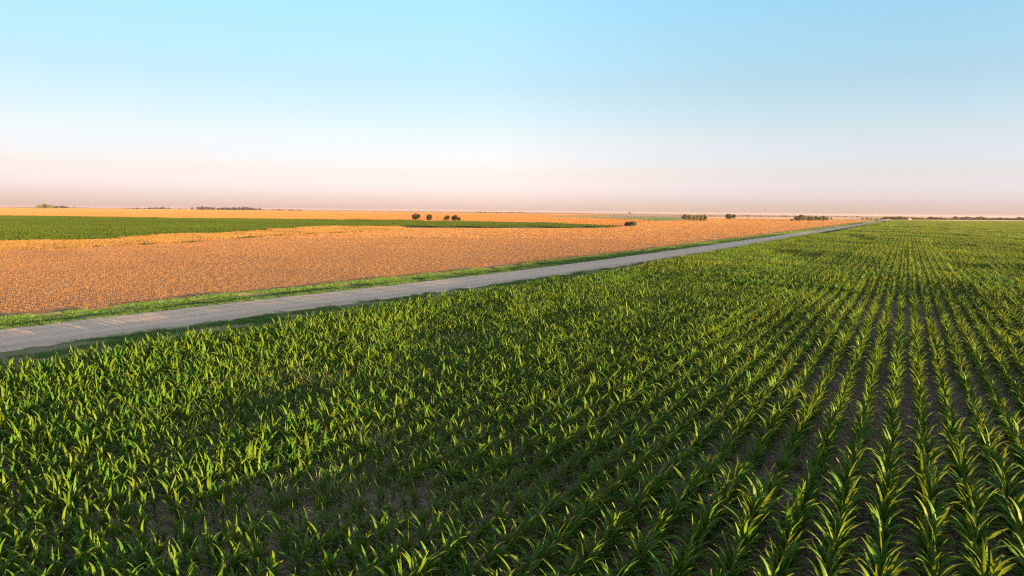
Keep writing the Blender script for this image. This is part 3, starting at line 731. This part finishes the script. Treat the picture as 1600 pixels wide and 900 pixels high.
l_.new(ramp(n_, l_, noise(n_, l_, mapping(n_, l_, (6, 6, 1)), 3, 4), [(.3, (.14, .11, .09)), (.7, (.26, .21, .17))]), b_.inputs['Base Color']); M_WOOD = m_
m_, n_, l_, b_ = mat('painted_metal'); b_.inputs['Roughness'].default_value = .5
l_.new(ramp(n_, l_, noise(n_, l_, mapping(n_, l_), 2, 4), [(.3, (.12, .095, .085)), (.7, (.15, .12, .105))]), b_.inputs['Base Color']); M_PAINT = m_
def pole(px, base, top, m, label, arm):
    g = ground(px, base); dep = project(np.array([[g.x, g.y, 0.0]]))[2][0]; h = (base - top) * dep / F
    o = empty('utility_pole', (g.x, g.y, -.1), -HEAD * 0 + .3, label=label, category='pole')
    s = Soup(); s.put(*tube([[0, 0, 0], [0, 0, h * .5], [0, 0, h]], [.13, .11, .09], 8)); add('shaft', s.mesh('shaft', [m], True), o)
    if arm:
        s = Soup(); s.put(*tube([[-.5, 0, h - .4], [0, .0, h - .38], [.5, 0, h - .4]], [.05, .05, .05], 4)); add('crossarm', s.mesh('crossarm', [m]), o)
    s = Soup(); s.put(*tube([[0, 0, h], [0, 0, h + .06], [0, 0, h + .1]], [.10, .09, .02], 8)); add('cap', s.mesh('cap', [m]), o)
pole(684, 344.4, 337.0, M_WOOD, 'thin brown pole between the middle two of the four dark trees', True)
pole(1009.5, 344.6, 339.0, M_PAINT, 'pale post in the distant green field', False)
# farm building far off at the end of the cornfield
M_ROOF = ground_mat('red_roof', (.12, .06, .05), (.15, .075, .06), 2, .01, 5)
g = ground(1421, 343.3); dep = project(np.array([[g.x, g.y, 0.0]]))[2][0]
fh = empty('farm_house', (g.x, g.y, -.2), .5, .45, label='tiny pale farm house with reddish roof in a gap of the hazy tree line', category='house')
def boxq(s, x0, x1, y0, y1, z0, z1):
    V = np.array([[x0, y0, z0], [x1, y0, z0], [x1, y1, z0], [x0, y1, z0], [x0, y0, z1], [x1, y0, z1], [x1, y1, z1], [x0, y1, z1]], float)
    Q = np.array([[0, 3, 2, 1], [4, 5, 6, 7], [0, 1, 5, 4], [1, 2, 6, 5], [2, 3, 7, 6], [3, 0, 4, 7]]); s.put(V, Q)
s = Soup(); boxq(s, -6, 6, -4, 4, 0, 3.2)
s.put(np.array([[-6, -4, 3.2], [-6, 4, 3.2], [-6, .01, 5.6], [-6, -.01, 5.6], [6, -4, 3.2], [6, 4, 3.2], [6, .01, 5.6], [6, -.01, 5.6]], float), np.array([[0, 3, 2, 1], [4, 5, 6, 7]]))
add('wall', s.mesh('wall', [M_PAINT]), fh)
s = Soup(); s.put(np.array([[-6.4, -4.5, 2.95], [6.4, -4.5, 2.95], [6.4, 0, 5.75], [-6.4, 0, 5.75], [-6.4, 4.5, 2.95], [6.4, 4.5, 2.95],
                            [-6.4, -4.5, 3.1], [6.4, -4.5, 3.1], [6.4, 0, 5.9], [-6.4, 0, 5.9], [-6.4, 4.5, 3.1], [6.4, 4.5, 3.1]], float),
                  np.array([[0, 1, 2, 3], [3, 2, 5, 4], [6, 7, 8, 9], [9, 8, 11, 10], [0, 1, 7, 6], [4, 5, 11, 10]]))
rf = add('roof', s.mesh('roof', [M_ROOF]), fh)
s = Soup(); boxq(s, 1.6, 2.3, -.9, -.2, 5.0, 6.5); add('chimney', s.mesh('chimney', [M_ROOF]), rf)
m_, n_, l_, b_ = mat('window_glass'); b_.inputs['Base Color'].default_value = (.03, .035, .04, 1); b_.inputs['Roughness'].default_value = .1; M_GLASS = m_
for x in (-3.6, 3.2):
    s = Soup(); boxq(s, x - .6, x + .6, -4.05, -3.97, 1.1, 2.3); add('window', s.mesh('window', [M_GLASS]), fh)
s = Soup(); boxq(s, -.5, .5, -4.06, -3.97, 0, 2.1); add('door', s.mesh('door', [M_ROOF]), fh)
print('near', len(near), 'objects', len(bpy.data.objects))

# ------------------------------------------------------------------ haze: thin evening air
me = bpy.data.meshes.new('haze'); s = Soup(); boxq(s, -14000, 14000, -600, 14500, -2.0, 15)
hz = add('haze', s.mesh('haze', []), kind='stuff', label='thin pale evening haze lying over the far fields', category='haze')
hm = bpy.data.materials.new('haze'); hm.use_nodes = True; hn = hm.node_tree.nodes; hn.clear()
ho = hn.new('ShaderNodeOutputMaterial'); hv = hn.new('ShaderNodeVolumePrincipled')
hv.inputs['Color'].default_value = (.50, .47, .60, 1); hv.inputs['Density'].default_value = 0.000055; hv.inputs['Anisotropy'].default_value = 0.2
hm.node_tree.links.new(hv.outputs[0], ho.inputs['Volume']); hz.data.materials.append(hm)
